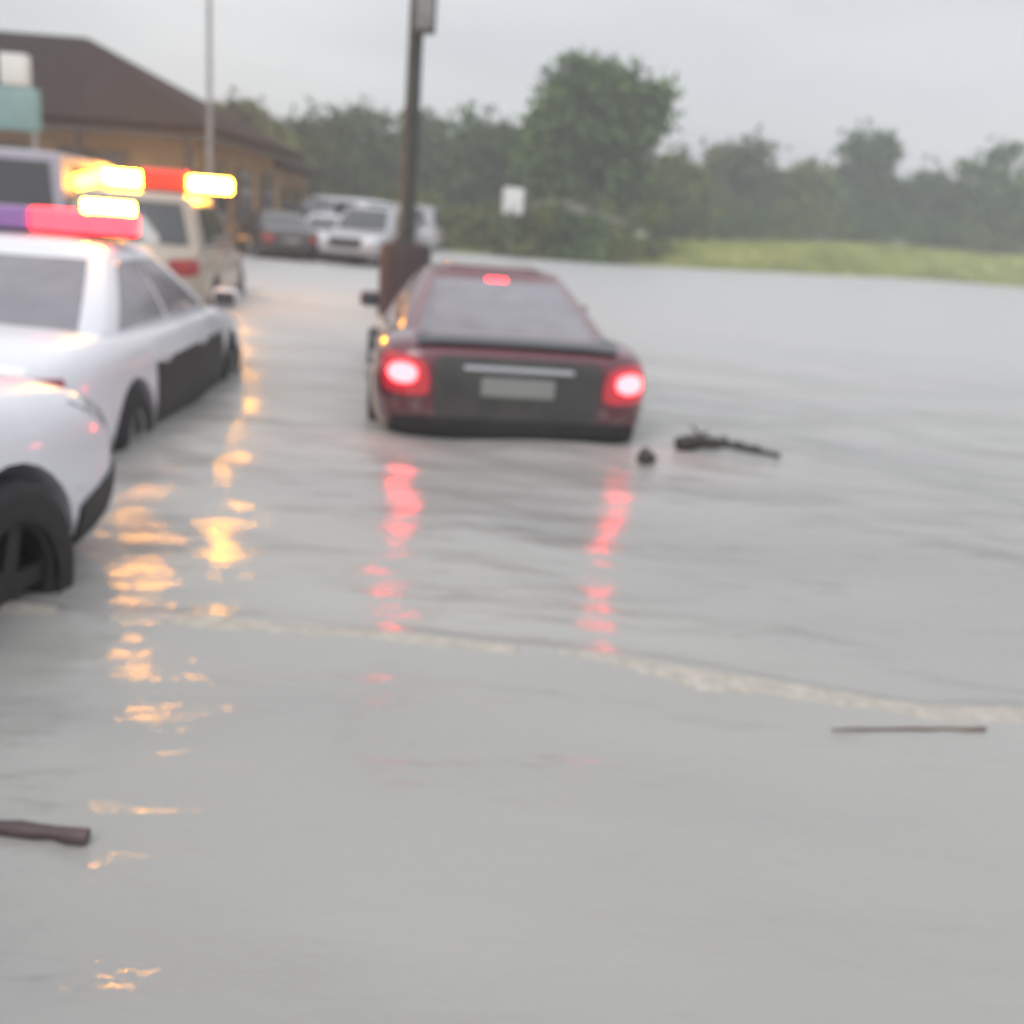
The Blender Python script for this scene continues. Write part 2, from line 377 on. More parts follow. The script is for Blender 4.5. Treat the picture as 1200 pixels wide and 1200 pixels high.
def car(name, label, cat, kind, paint, loc, rz, group=None, lower=None, lit=False, level=2, roofmat=None, detail=True, low=.42, window=None, mirror=None, rims=None):
    window = window or M['glass']
    s = SHAPES[kind]; g = s['g']; r = s['r']; hl = s['L'] / 2
    t = thing(name, label, cat, loc, rz, group)
    tw = max(a[1] for a in s['st'])
    me, bv = shell(s['st'], [(sx * tw, y) for sx in (-1, 1) for y in s['ax']], r, level)
    link_mesh('body', me, paint, t, ang=40)
    _, S = cabin(g, roofmat or paint, t)
    pane('windscreen', S, 'f', -.86, .86, .08, .93, M['glass'], t)
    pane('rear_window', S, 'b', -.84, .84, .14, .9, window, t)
    for f in 'lr':
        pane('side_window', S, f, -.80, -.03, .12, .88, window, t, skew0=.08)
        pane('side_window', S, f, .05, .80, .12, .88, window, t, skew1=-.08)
    for sx in (-1, 1):
        for y in s['ax']: wheel(t, sx * (tw - .115), y, r, rims)
    ft, rt = s['st'][-3], s['st'][1]
    zf, zr = ft[3], rt[3]; hwf, hwr = ft[1], rt[1]
    for sx in (-1, 1):
        q = [(.58 * hwf, zf - .24), (.94 * hwf, zf - .20), (.95 * hwf, zf - .03), (.55 * hwf, zf - .09)]
        h = patch('headlight', bv, 'front', [(sx * u, v) for u, v in (q if sx > 0 else q[::-1])], M['lamp_clear'], t)
        q = [(.60 * hwr, zr - .30), (1.0 * hwr, zr - .28), (1.0 * hwr, zr - .08), (.60 * hwr, zr - .10)] if not lit else [(.66 * hwr, zr - .33), (1.04 * hwr, zr - .31), (1.04 * hwr, zr - .05), (.70 * hwr, zr - .08)]
        q = [(sx * u, v) for u, v in (q if sx > 0 else q[::-1])]
        k = patch('tail_light', bv, 'rear', q, M['red_lens'] if lit else M['red_dim'], t, off=.012, rnd=.6 if lit else .3)
        if lit:
            c = sum((Vector(x) for x in q), Vector((0, 0))) / 4
            c = c + Vector((sx * .015, .01))
            patch('bulb', bv, 'rear', [(c.x - .085, c.y - .062), (c.x + .085, c.y - .062), (c.x + .085, c.y + .062), (c.x - .085, c.y + .062)], M['red_core'], k, off=.02, rnd=.9)
            patch('reversing_light', bv, 'rear', [(sx * .50 * hwr - .055, zr - .36), (sx * .50 * hwr + .055, zr - .36), (sx * .50 * hwr + .055, zr - .27), (sx * .50 * hwr - .055, zr - .27)], M['lamp_clear'], t, off=.012, rnd=.8)
    patch('grille', bv, 'front', [(-.52 * hwf, zf - .36), (.52 * hwf, zf - .36), (.54 * hwf, zf - .10), (-.54 * hwf, zf - .10)], M['trim'], t, off=.012)
    bm_ = patch('front_bumper', bv, 'front', [(-.97 * hwf, ft[2] + .03), (.97 * hwf, ft[2] + .03), (.97 * hwf, low), (-.97 * hwf, low)], lower or M['trim'], t, off=.018, rnd=.15, n=14)
    patch('rear_bumper', bv, 'rear', [(-.97 * hwr, rt[2] - .02), (.97 * hwr, rt[2] - .02), (.97 * hwr, rt[2] + .14), (-.97 * hwr, rt[2] + .14)], lower or M['trim'], t, off=.016, rnd=.15, n=14)
    patch('number_plate', bv, 'rear', [(-.24, zr - .30), (.24, zr - .30), (.24, zr - .18), (-.24, zr - .18)], M['plate'], t, off=.02, rnd=.05)
    if detail:
        patch('number_plate', bv, 'front', [(-.24, low - .1), (.24, low - .1), (.24, low + .02), (-.24, low + .02)], M['plate'], t, off=.03, rnd=.05)
        zs = min(a[3] for a in s['st'][3:7])
        for sd, sx in (('right', 1), ('left', -1)):
            for (a, b) in ((-.95, .02), (.05, 1.0)):
                d = patch('door', bv, sd, [(a + (.12 if a < -.5 else 0), .30), (b, .30), (b, zs - .07), (a, zs - .07)], paint, t, off=.005, rnd=.04)
                hx = bv.ray_cast(Vector((sx * 5, a + .12, zs - .2)), Vector((-sx, 0, 0)))[0].x
                box('handle', (hx + sx * .022, a + .15, zs - .2), (.03, .17, .03), M['chrome'], d, .008)
            patch('sill', bv, sd, [(-.95, .2), (.98, .2), (.98, .29), (-.95, .29)], lower or M['trim'], t, off=.012, rnd=.05)
            yb = g['yf0'] - .30
            mr = box('wing_mirror', (sx * (g['wb'] + .17), yb, g['zb'] + .1), (.2, .11, .14), mirror or paint, t, .04)
            box('mirror_glass', (sx * (g['wb'] + .17), yb - .058, g['zb'] + .1), (.15, .006, .1), M['glass'], mr)
        for sx in (-.3, .3):
            p0 = Vector((sx, g['yf0'] + .02, g['zb'] + .05)); p1 = S('f', sx + .5, .12, .02)
            tube('wiper', [p0, p1], [.01, .008], M['trim'], t, 6)
    return t, S, bv
FLOOD = .33
HEAD = R(9)                      # the street runs 9 degrees left of the camera
fwd = Vector((-math.sin(HEAD), math.cos(HEAD), 0)); rgt = Vector((math.cos(HEAD), math.sin(HEAD), 0))

# --- the maroon coupe ahead
L = SHAPES['coupe']['L']
p = onz(602, 517) + fwd * (L / 2)
t, S, bv = car('coupe', 'maroon coupe with lit tail lights standing in the flooded street', 'car', 'coupe', M['maroon'], (p.x, p.y, -FLOOD), HEAD, lower=M['trim'], lit=True, low=.4, window=M['sky_glass'])
patch('rear_panel', bv, 'rear', [(-.54, .44), (.54, .44), (.54, .86), (-.54, .86)], M['rear_trim'], t, off=.014, rnd=.08)
pane('brake_light', S, 'b', -.14, .14, .90, .95, M['bar_red'], t, n=3)
patch('trim_strip', bv, 'rear', [(-.36, .78), (.36, .78), (.36, .81), (-.36, .81)], M['chrome'], t, off=.026, rnd=.05)
M['roof_glint'] = mat('painted_roof_glint', (.55, .50, .48), .2, coat=1)
box('roof_glint_panel', (0, -.28, 1.372), (.72, .46, .022), M['roof_glint'], t, .009)  # added pale panel: the roof's bright highlight put into its colour
patch('boot_spoiler', bv, 'top', [(-.66, -2.13), (.66, -2.13), (.66, -2.02), (-.66, -2.02)], M['black'], t, off=.035, rnd=.1)

# --- near white car at the left edge: only its front is in the frame
def place(pt, heading, dx, dy):      # root position that puts local (dx, dy) at pt
    f = Vector((-math.sin(heading), math.cos(heading), 0)); r = Vector((math.cos(heading), math.sin(heading), 0))
    return pt - r * dx - f * dy
hd = R(-6); s_ = SHAPES['suv']
p = place(Vector((-1.58, 3.14, 0)), hd, .95, s_['ax'][1])
t, S, bv = car('white_suv', 'white SUV cut by the left edge, only its hood and black lower front in view', 'suv', 'suv', M['white'], (p.x, p.y, -.29), hd, lower=M['trim'], low=.62, mirror=M['trim'], rims=M['trim'])
for sd in ('right', 'left'):
    patch('bumper_corner', bv, sd, [(1.86, .30), (2.34, .38), (2.34, .64), (1.86, .54)], M['trim'], t, off=.016, rnd=.2)

# --- white patrol car ahead of it
hd = R(5); s_ = SHAPES['sedan']
p = place(Vector((-2.16, 5.75, 0)), hd, .915, s_['ax'][0])
t, S, bv = car('patrol_car', 'white car with red and violet roof light bar ahead of the white SUV', 'car', 'sedan', M['white'], (p.x, p.y, -.34), hd, lower=M['black'], low=.5, window=M['sky_glass'])
for sd in ('right', 'left'):
    patch('side_panel', bv, sd, [(-.99, .30), (.98, .30), (.98, .74), (-.96, .74)], M['trim'], t, off=.011, rnd=.05, n=10)
lb = box('light_bar', (0, -.3, 1.435), (1.22, .26, .03), M['trim'], t, .01)
for i, (x0, x1, k) in enumerate([(-.60, -.34, 'bar_violet'), (-.335, -.02, 'bar_violet'), (-.015, .115, 'bar_red'), (.12, .335, 'bar_red'), (.34, .60, 'bar_red')]):
    box('lens', ((x0 + x1) / 2, -.3, 1.515), (x1 - x0, .25, .14), M[k], lb, .025)
box('take_down_lamp', (.44, -.3, 1.615), (.30, .12, .08), M['bar_white'], lb, .015)

# --- beige SUV with amber light bar behind
p = at(142, 300, 13.4)
t, S, bv = car('service_suv', 'beige SUV with glowing amber roof light bar in front of the tan building', 'suv', 'suv', M['beige'], (p.x, p.y + 1.5, -.30), HEAD)
lb = box('light_bar', (0, .25, 1.78), (1.86, .3, .05), M['trim'], t, .015)
for x0, x1, k, h in [(-.92, -.32, 'bar_amber', .2), (-.31, .34, 'bar_darkred', .26), (.35, .92, 'bar_amber', .2)]:
    box('lens', ((x0 + x1) / 2, .25, 1.80 + h / 2), (x1 - x0, .28, h), M[k], lb, .04)

# --- grey van on the far left
p = at(-52, 300, 12.5)
t, S, bv = car('passenger_van', 'pale grey van cut by the left edge, in front of the tan building', 'van', 'van', M['lilac'], (p.x, p.y + 2.4, -.25), HEAD)
patch('violet_band', bv, 'rear', [(-.9, .93), (.9, .93), (.9, 1.08), (-.9, 1.08)], M['violet_stripe'], t, off=.02, rnd=.05)
patch('green_band', bv, 'rear', [(-.9, .66), (.9, .66), (.9, .76), (-.9, .76)], M['green_stripe'], t, off=.024, rnd=.05)

# --- cars standing in the lot
G = 'cars standing in the flooded lot behind the pole'
for kind, nm, cat, lab, paint, px, py, Y, rz in [
        ('sedan', 'parked_car', 'car', 'black sedan at the left end of the cars by the tan building', 'black', 322, 300, 31, 25),
        ('sedan', 'parked_car', 'car', 'white sedan between the black sedan and the silver SUV', 'white', 383, 300, 33, 190),
        ('suv', 'parked_suv', 'suv', 'silver SUV standing just left of the dark lamp pole', 'silver', 436, 300, 31, 170),
        ('van', 'parked_van', 'van', 'white van behind the white sedan in the flooded lot', 'white', 392, 280, 42, 60),
        ('suv', 'parked_suv', 'suv', 'grey SUV behind the black sedan near the tan building', 'grey', 335, 280, 41, 95),
        ('van', 'parked_van', 'van', 'silver van far behind the silver SUV near the pole', 'silver', 452, 280, 46, 85),
        ('sedan', 'parked_car', 'car', 'small grey sedan beyond the white van at the tree line', 'grey', 420, 275, 52, 100)]:
    p = at(px, py, Y)
    car(nm, lab, cat, kind, M[paint], (p.x, p.y, -.12), R(rz), G, level=1, detail=False)

# ------------------------------------------------------------------ poles
p = onz(472, 372)
t = thing('lamp_pole', 'dark steel lamp pole on a brown concrete footing behind the maroon coupe', 'lamp pole', (p.x, p.y, 0))
V, F = lathe([(.36, -.45), (.36, .92), (.33, 1.0), (.27, 1.03), (.001, 1.035)], 28); mesh_obj('footing', V, F, M['footing'], t, ang=40)
V, F = lathe([(.2, 1.03), (.2, 1.07), (.12, 1.09), (.11, 1.5), (.095, 5), (.08, 9.4), (.001, 9.42)], 16); mesh_obj('pole', V, F, M['steel'], t, ang=40)
for k in range(4):
    a = R(45 + 90 * k); V, F = lathe([(.03, 1.03), (.03, 1.12), (.001, 1.125)], 8)
    o = mesh_obj('anchor_bolt', V, F, M['galv'], t); o.location = (.24 * math.cos(a), .24 * math.sin(a), 0)
b = box('control_box', (.13, -.14, 4.35), (.27, .2, 1.3), M['cabinet'], t, .02)
box('door', (.13, -.245, 4.35), (.22, .012, 1.2), M['galv'], b, .004)
for sx in (-1, 1):
    a_ = tube('arm', [(0, 0, 9.3), (sx * .9, 0, 9.5)], [.05, .045], M['steel'], t, 8)
    lm = box('lamp_head', (sx * 1.2, 0, 9.53), (.65, .32, .14), M['steel'], a_, .03)
p = at(246, 252, 27)
t = thing('street_light', 'thin grey street light pole in front of the brown roof', 'street light', (p.x, p.y, 0))
V, F = lathe([(.16, -.3), (.16, .25), (.075, .3), (.06, 6), (.045, 10.4), (.001, 10.42)], 12); mesh_obj('pole', V, F, M['galv'], t, ang=40)
a_ = tube('arm', [(0, 0, 10.2), (.5, .1, 10.6), (1.6, .3, 10.75)], [.045, .04, .035], M['galv'], t, 8)
box('lamp_head', (1.9, .36, 10.74), (.62, .26, .12), M['galv'], a_, .03)
# pole sign
p = at(18, 230, 20)
t = thing('pole_sign', 'teal and white blank pole sign before the brown roof at the left edge', 'sign', (p.x, p.y, 0))
for sx in (-.42, .42): tube('post', [(sx, 0, -.3), (sx, 0, 2.4)], [.06, .06], M['galv'], t, 10)
b = box('lower_panel', (-.05, 0, 2.75), (1.15, .22, .75), M['teal'], t, .03)
box('upper_panel', (.12, 0, 3.42), (.5, .24, .55), M['signw'], t, .04)

# ------------------------------------------------------------------ buildings
def hip_roof(name, x0, x1, y0, y1, ze, zr, ov, parent, material):
    x0 -= ov; x1 += ov; y0 -= ov; y1 += ov
    w_, d_ = x1 - x0, y1 - y0; th = .22
    if w_ > d_: r0, r1 = ((x0 + d_ / 2, (y0 + y1) / 2), (x1 - d_ / 2, (y0 + y1) / 2))
    else: r0, r1 = (((x0 + x1) / 2, y0 + w_ / 2), ((x0 + x1) / 2, y1 - w_ / 2))
    V = [(x0, y0, ze), (x1, y0, ze), (x1, y1, ze), (x0, y1, ze), (*r0, zr), (*r1, zr), (x0, y0, ze - th), (x1, y0, ze - th), (x1, y1, ze - th), (x0, y1, ze - th)]
    if w_ > d_: F = [(0, 1, 5, 4), (1, 2, 5), (2, 3, 4, 5), (3, 0, 4)]
    else: F = [(0, 1, 4), (1, 2, 5, 4), (2, 3, 5), (3, 0, 4, 5)]
    F += [(0, 6, 7, 1), (1, 7, 8, 2), (2, 8, 9, 3), (3, 9, 6, 0), (6, 9, 8, 7)]
    return mesh_obj(name, V, F, material, parent, smooth=False)
t = thing('shop_building', 'long tan building with dark brown hipped roof on the left', 'building', (-9.6, 30, 0), R(0))
def win(parent, c, wd, ht, nrm):     # shop window: frame > pane
    d = .1
    s = (wd, d, ht) if nrm == 'y' else (d, wd, ht)
    s2 = (wd * .86, .04, ht * .88) if nrm == 'y' else (.04, wd * .86, ht * .88)
    o = (0, -.05, 0) if nrm == 'y' else (.05, 0, 0)
    f = box('window', c, s, M['frame'], parent, .01)
    box('pane', tuple(a + b for a, b in zip(c, o)), s2, M['pane'], f)
w1 = box('wall', (-9.0, 5.0, 1.45), (18, 10, 3.7), M['stucco'], t)
w2 = box('wall', (-4.2, 13.0, 1.35), (7.6, 6, 3.5), M['stucco'], t)
hip_roof('roof', -18, 0, 0, 10, 3.35, 6.1, .7, t, M['roof'])
hip_roof('roof', -8.0, -.4, 9.5, 16, 3.0, 4.6, .6, t, M['roof'])
box('fascia', (-9, -.66, 3.12), (19.3, .08, .3), M['fascia'], t); box('fascia', (.66, 4.6, 3.12), (.08, 10.3, .3), M['fascia'], t)
for k in range(6): win(t, (-16.6 + 2.75 * k, -.05, 1.7), 2.0, 1.7, 'y')
for k in range(3): win(t, (.05, 2.0 + 2.9 * k, 1.7), 1.9, 1.7, 'x')
for k in range(2): win(t, (-.35, 11.6 + 2.6 * k, 1.5), 1.6, 1.5, 'x')
for k in range(7): tube('porch_post', [(-18 + 3 * k, -.55, -.4), (-18 + 3 * k, -.55, 2.98)], [.09, .09], M['fascia'], t, 8)
box('chimney', (-14.5, 5.2, 5.9), (.9, .9, 1.6), M['stucco'], t, .02)

p = at(655, 280, 54)
t = thing('beige_house', 'low beige house half hidden by bushes under the tallest tree', 'house', (p.x, p.y, .2))
box('wall', (0, 2.5, .8), (6.2, 5, 2.0), M['house'], t)
hip_roof('roof', -3.1, 3.1, 0, 5, 1.85, 2.7, .35, t, M['house_roof'])
for x in (-2.2, .2, 2.4):
    f = box('window', (x * .85, -.04, 1.0), (1.1, .1, 1.0), M['housew'], t); box('pane', (x * .85, -.1, 1.0), (.9, .04, .8), M['pane'], f)
p = at(601, 240, 49)
t = thing('site_sign', 'small white board on a post by the bushes left of the tallest tree', 'sign', (p.x, p.y, .0))
tube('post', [(0, .04, -.4), (0, .04, 2.9)], [.05, .05], M['galv'], t, 8); box('board', (0, 0, 2.5), (.95, .06, 1.15), M['housew'], t, .02)

# ------------------------------------------------------------------ terrain
def smooth(a, b, x):
    u = np.clip((x - a) / (b - a), 0, 1); return u * u * (3 - 2 * u)
def terrain_z(x, y):
    shore = 52 + 24 * smooth(0, 32, x) + 1.6 * np.sin(x * .21) + .8 * np.sin(x * .53 + 1)
    d = y - shore
    lift = 1.0 + 1.0 * smooth(6, 30, x)
    z = -.5 + .5 * smooth(-6, 0, d) + lift * 1.0 * smooth(0, 9, d) + .25 * lift * smooth(14, 60, d)
    z += (.05 * np.sin(x * .9 + y * .3) + .05 * np.sin(x * .37 - y * .6)) * smooth(0, 3, d)
    return z
def sheet(name, xs, ys, fz, material):
    X, Y = np.meshgrid(xs, ys); Z = fz(X, Y); nx, ny = len(xs), len(ys)
    co = np.stack([X, Y, Z], -1).reshape(-1, 3).astype(np.float32)
    i = np.arange(nx * ny).reshape(ny, nx)
    f = np.stack([i[:-1, :-1], i[:-1, 1:], i[1:, 1:], i[1:, :-1]], -1).reshape(-1)
    nf = len(f) // 4
    me = bpy.data.meshes.new(name)
    me.vertices.add(nx * ny); me.vertices.foreach_set('co', co.ravel())
    me.loops.add(nf * 4); me.loops.foreach_set('vertex_index', f.astype(np.int32))
    me.polygons.add(nf); me.polygons.foreach_set('loop_start', np.arange(nf, dtype=np.int32) * 4)
    me.polygons.foreach_set('loop_total', np.full(nf, 4, np.int32))
    me.update(calc_edges=True); me.validate()
    o = link_mesh(name, me, material); o['kind'] = 'structure'
    return o
def grass_mat():
    m = mat('grass', (.37, .395, .13), .85, spec=.15, var=.28, vscale=.35)
    return m
M['grass'] = grass_mat()
sheet('ground', np.linspace(-150, 150, 301), np.concatenate([np.linspace(-14, 40, 20), np.linspace(41, 150, 160)]), terrain_z, M['grass'])

# ------------------------------------------------------------------ water
def sinh_axis(lo, hi, n, k, c=0):
    a, b = math.asinh((lo - c) / k), math.asinh((hi - c) / k); return c + k * np.sinh(np.linspace(a, b, n))
ridge = [onz(*q) for q in ((-140, 712), (60, 722), (260, 738), (430, 752), (560, 766), (700, 782), (850, 808), (960, 826), (1080, 838), (1230, 846), (1500, 850))]
rp_ = np.array([(v.x, v.y) for v in ridge])
def water_z(x, y):
    z = np.zeros_like(x)
    r_ = np.random.RandomState(3)
    fade = 1 / (1 + (np.hypot(x, y) / 90) ** 2)
    for k in range(34):
        lam = .30 * 1.13 ** k if k < 22 else .5 + .2 * (k - 22)
        th = r_.normal(math.pi / 2 - .25, .75); kx, ky = math.cos(th) * 2 * math.pi / lam, math.sin(th) * 2 * math.pi / lam
        ph = r_.uniform(0, 6.28); a = .0052 * lam ** .9 / (1 + lam * .35)
        wob = .9 * np.sin(x * .8 / lam ** .5 + ph) + .7 * np.sin(y * .63 / lam ** .5 - ph * 2)
        z = z + a * .55 * np.sin(kx * x + ky * y + ph + wob) * fade
    # wash line left by a passing car
    d = np.full(x.shape, 1e9); sgn = np.zeros_like(x)
    for a, b in zip(rp_[:-1], rp_[1:]):
        ab = b - a; tt = np.clip(((x - a[0]) * ab[0] + (y - a[1]) * ab[1]) / (ab @ ab), 0, 1)
        dx, dy = x - (a[0] + tt * ab[0]), y - (a[1] + tt * ab[1]); dd = np.hypot(dx, dy)
        s = np.sign(ab[0] * dy - ab[1] * dx); m = dd < d
        d = np.where(m, dd, d); sgn = np.where(m, s, sgn)
    sd_ = d * sgn
    z = z + .036 * np.exp(-(sd_ / .11) ** 2) * (.7 + .3 * np.sin(x * 2.1)) - .006 * np.exp(-((sd_ + .18) / .10) ** 2) + .005 * np.exp(-((sd_ + .42) / .10) ** 2)
    return z
def water_mat():
    m = bpy.data.materials.new('flood_water'); m.use_nodes = True
    t = m.node_tree; b = t.nodes['Principled BSDF']
    b.inputs['Roughness'].default_value = .09; b.inputs['IOR'].default_value = 1.33
    g = t.nodes.new('ShaderNodeNewGeometry')
    def noise(sc_, scale, det, rough=.5):
        mpn = t.nodes.new('ShaderNodeMapping'); mpn.inputs['Scale'].default_value = sc_; mpn.inputs['Rotation'].default_value = (0, 0, R(-8))
        n = t.nodes.new('ShaderNodeTexNoise'); n.inputs['Scale'].default_value = scale; n.inputs['Detail'].default_value = det; n.inputs['Roughness'].default_value = rough
        t.links.new(g.outputs['Position'], mpn.inputs['Vector']); t.links.new(mpn.outputs[0], n.inputs['Vector']); return n
    n1 = noise((.35, 1, 1), .42, 4); r = t.nodes.new('ShaderNodeValToRGB')
    r.color_ramp.elements[0].position = .35; r.color_ramp.elements[0].color = (.292, .285, .276, 1)
    r.color_ramp.elements[1].position = .68; r.color_ramp.elements[1].color = (.402, .395, .37, 1)
    t.links.new(n1.outputs['Fac'], r.inputs[0])
    # the open water beyond the street is wind-ruffled and its paler base colour stands in for reflected sky
    sp = t.nodes.new('ShaderNodeSeparateXYZ'); t.links.new(g.outputs['Position'], sp.inputs[0])
    ad = t.nodes.new('ShaderNodeMath'); ad.operation = 'MULTIPLY_ADD'; ad.inputs[1].default_value = 5; t.links.new(n1.outputs['Fac'], ad.inputs[0]); t.links.new(sp.outputs['Y'], ad.inputs[2])
    mr = t.nodes.new('ShaderNodeMapRange'); mr.inputs['From Min'].default_value = 6.5; mr.inputs['From Max'].default_value = 18; t.links.new(ad.outputs[0], mr.inputs['Value'])
    mxr = t.nodes.new('ShaderNodeMapRange'); mxr.inputs['To Min'].default_value = .13; mxr.inputs['To Max'].default_value = .42
    t.links.new(mr.outputs[0], mxr.inputs['Value']); t.links.new(mxr.outputs[0], b.inputs['Roughness'])
    mc = t.nodes.new('ShaderNodeMix'); mc.data_type = 'RGBA'; mc.inputs[7].default_value = (.46, .455, .45, 1)
    t.links.new(mr.outputs[0], mc.inputs[0]); t.links.new(r.outputs[0], mc.inputs[6]); t.links.new(mc.outputs[2], b.inputs['Base Color'])
    n2 = noise((.45, 1, 1), 9, 4, .55); n3 = noise((.3, 1, 1), 1.3, 3)
    b1 = t.nodes.new('ShaderNodeBump'); b1.inputs['Strength'].default_value = .5; b1.inputs['Distance'].default_value = .03
    b2 = t.nodes.new('ShaderNodeBump'); b2.inputs['Strength'].default_value = 1.0; b2.inputs['Distance'].default_value = .07
    t.links.new(n3.outputs['Fac'], b2.inputs['Height']); t.links.new(n2.outputs['Fac'], b1.inputs['Height'])
    t.links.new(b2.outputs[0], b1.inputs['Normal']); t.links.new(b1.outputs[0], b.inputs['Normal'])
    return m
M['water'] = water_mat()
sheet('water', np.concatenate([np.linspace(-148, -23, 60), sinh_axis(-22.6, 34, 640, 4, 0), np.linspace(34.6, 148, 60)]), np.concatenate([np.linspace(-13, .8, 12), sinh_axis(.9, 90, 900, 7, 1.5), np.linspace(91, 120, 12)]), water_z, M['water'])

# ------------------------------------------------------------------ trees and bushes
def foliage(name, n, blobs, size, material, parent, seed, flat=.0):
    """leaf faces gathered in clumps spread through the blobs"""
    r_ = np.random.RandomState(seed)
    wts = np.array([b[3] * b[4] * b[5] for b in blobs]) ** .72; wts /= wts.sum()
    cl_ = []
    for (bx, by, bz, rx, ry, rz), wt in zip(blobs, wts):
        m = max(3, int(n / 34 * wt))
        v = r_.normal(size=(m, 3)); v /= np.linalg.norm(v, axis=1)[:, None]
        v *= (.35 + .68 * r_.rand(m) ** .5)[:, None]
        cl_.append(np.array((bx, by, bz)) + v * np.array((rx, ry, rz)))
    cl_ = np.concatenate(cl_); k = n // len(cl_) + 1
    c = np.repeat(cl_, k, 0); spread = size * r_.uniform(1.0, 2.6, len(cl_)).repeat(k)
    c = c + r_.normal(size=c.shape) * spread[:, None] * np.array((.75, .75, .55))
    c = c[c[:, 2] > .02]
    m = len(c); u = r_.normal(size=(m, 3)); u /= np.linalg.norm(u, axis=1)[:, None]
    a = r_.normal(size=(m, 3)); v = np.cross(u, a); v /= np.linalg.norm(v, axis=1)[:, None]
    s = size * r_.uniform(.5, 1.15, m)[:, None]
    P = np.stack([c - u * s, c - v * s * .55, c + u * s, c + v * s * .55], 1).reshape(-1, 3)
    F = np.arange(m * 4).reshape(-1, 4)
    me = bpy.data.meshes.new(name)
    me.vertices.add(len(P)); me.vertices.foreach_set('co', P.astype(np.float32).ravel())
    me.loops.add(m * 4); me.loops.foreach_set('vertex_index', F.ravel().astype(np.int32))
    me.polygons.add(m); me.polygons.foreach_set('loop_start', np.arange(m, dtype=np.int32) * 4); me.polygons.foreach_set('loop_total', np.full(m, 4, np.int32))
    me.update(calc_edges=True)
    return link_mesh(name, me, material, parent, smooth=False)
GT = 'trees beyond the flood'
def tree(px, Y, x0, x1, ytop, leaf, label, seed, shape='round', name='broadleaf_tree', n=4200):
    r_ = random.Random(seed)
    p = at(px - (280 - ytop) * .075, 280, Y); ppm = 1200 / Y
    zb = float(terrain_z(np.array([p.x]), np.array([p.y]))[0]) - .1
    hz = 268 + (px - 600) * .079
    H = 1.35 + (hz - ytop) / ppm - zb; W = (x1 - x0) / ppm
    t = thing(name, label, 'tree', (p.x, p.y, zb), r_.uniform(0, .4), GT)
    cb = H * .12
    if shape == 'round':
        blobs = [(0, 0, cb + (H - cb) * .44, W * .42, W * .41, (H - cb) * .46)]
        for k in range(7):
            a = k * 2.4 + r_.random(); rr = W * r_.uniform(.2, .34); zz = cb + (H - cb) * r_.uniform(.12, .74)
            s = W * r_.uniform(.15, .24); blobs.append((rr * math.cos(a), rr * math.sin(a), zz, s, s, s * .9))
    elif shape == 'cone':
        blobs = [(0, 0, cb + (H - cb) * f, W * .5 * q, W * .5 * q, H * .16) for f, q in ((.12, .95), (.32, .9), (.5, .66), (.66, .52), (.8, .42))]
    else:
        blobs = []
        for k in range(6):
            xx = W * (k / 5 - .5) * .8; zz = H * r_.uniform(.35, .58)
            blobs.append((xx, r_.uniform(-.8, .8), zz, W * .2, W * .16, min(H * .46, H - zz)))
    foliage('crown', n, blobs, .34 * (Y / 60) ** .5, leaf, t, seed)
    V, F = tube_data([(0, 0, -.3), (.05, 0, H * .18), (.12, .05, H * .4), (.05, 0, H * .72)], [W * .035 + .1, W * .028 + .07, W * .02 + .05, .03], 8)
    for k in range(6):
        a = k * 1.9 + r_.random(); z0 = H * (.2 + .06 * k); ln = W * r_.uniform(.22, .36)
        V2, F2 = tube_data([(.06, 0, z0), (ln * .5 * math.cos(a), ln * .5 * math.sin(a), z0 + H * .07), (ln * math.cos(a), ln * math.sin(a), z0 + H * .2)], [W * .014 + .04, W * .01 + .025, .015], 6)
        F += [tuple(i + len(V) for i in f) for f in F2]; V += V2
    mesh_obj('trunk', V, F, M['bark'], t, ang=50)
    return t
T = [(696, 60, 606, 772, 76, 0, 'tallest green tree right of the dark lamp pole', 'round', 14000),
     (365, 66, 318, 412, 138, 1, 'dark tree behind the parked vans, left of the pole', 'round', 4200),
     (432, 68, 395, 480, 128, 3, 'grey green tree just left of the lamp pole', 'round', 4200),
     (497, 74, 455, 540, 134, 1, 'dark tree straight behind the lamp pole', 'round', 4200),
     (556, 68, 512, 600, 140, 3, 'grey green tree between the lamp pole and the tallest tree', 'round', 4200),
     (600, 72, 565, 640, 146, 1, 'dark tree partly behind the left side of the tallest tree', 'round', 3600),
     (790, 74, 752, 832, 186, 2, 'olive low tree against the right side of the tallest tree', 'round', 3600),
     (862, 88, 806, 914, 172, 4, 'brownish wide tree first to stand on the grass bank', 'round', 5200),
     (932, 92, 898, 968, 190, 2, 'yellow olive tree between the brownish and the pointed tree', 'round', 3600),
     (1010, 98, 948, 1072, 164, 3, 'pointed blue green tree in the middle of the grass bank', 'cone', 5200),
     (1078, 102, 1035, 1120, 208, 3, 'low rounded tree at the dip of the tree line', 'round', 3600),
     (1125, 106, 1090, 1165, 226, 1, 'lowest dark tree in the gap of the tree line', 'round', 3000),
     (1185, 98, 1126, 1250, 172, 0, 'large green tree at the right edge', 'round', 5200),
     (1270, 100, 1215, 1330, 190, 1, 'dark tree outermost on the right beyond the edge tree', 'round', 3600),
     (286, 50, 246, 330, 128, 4, 'brownish tree beside the end of the tan building', 'round', 4200),
     (318, 56, 285, 360, 150, 2, 'olive tree between the tan building and the parked vans', 'round', 4200),
     (300, 72, 255, 345, 118, 4, 'brownish tree rising behind the end of the brown roof', 'round', 3600)]
for i, (px, Y, x0, x1, yt, lf, lab, shp, n) in enumerate(T):
    tree(px, Y, x0, x1, yt, LEAF[lf], lab, 40 + i, shp, 'conifer_tree' if shp == 'cone' else 'broadleaf_tree', n)
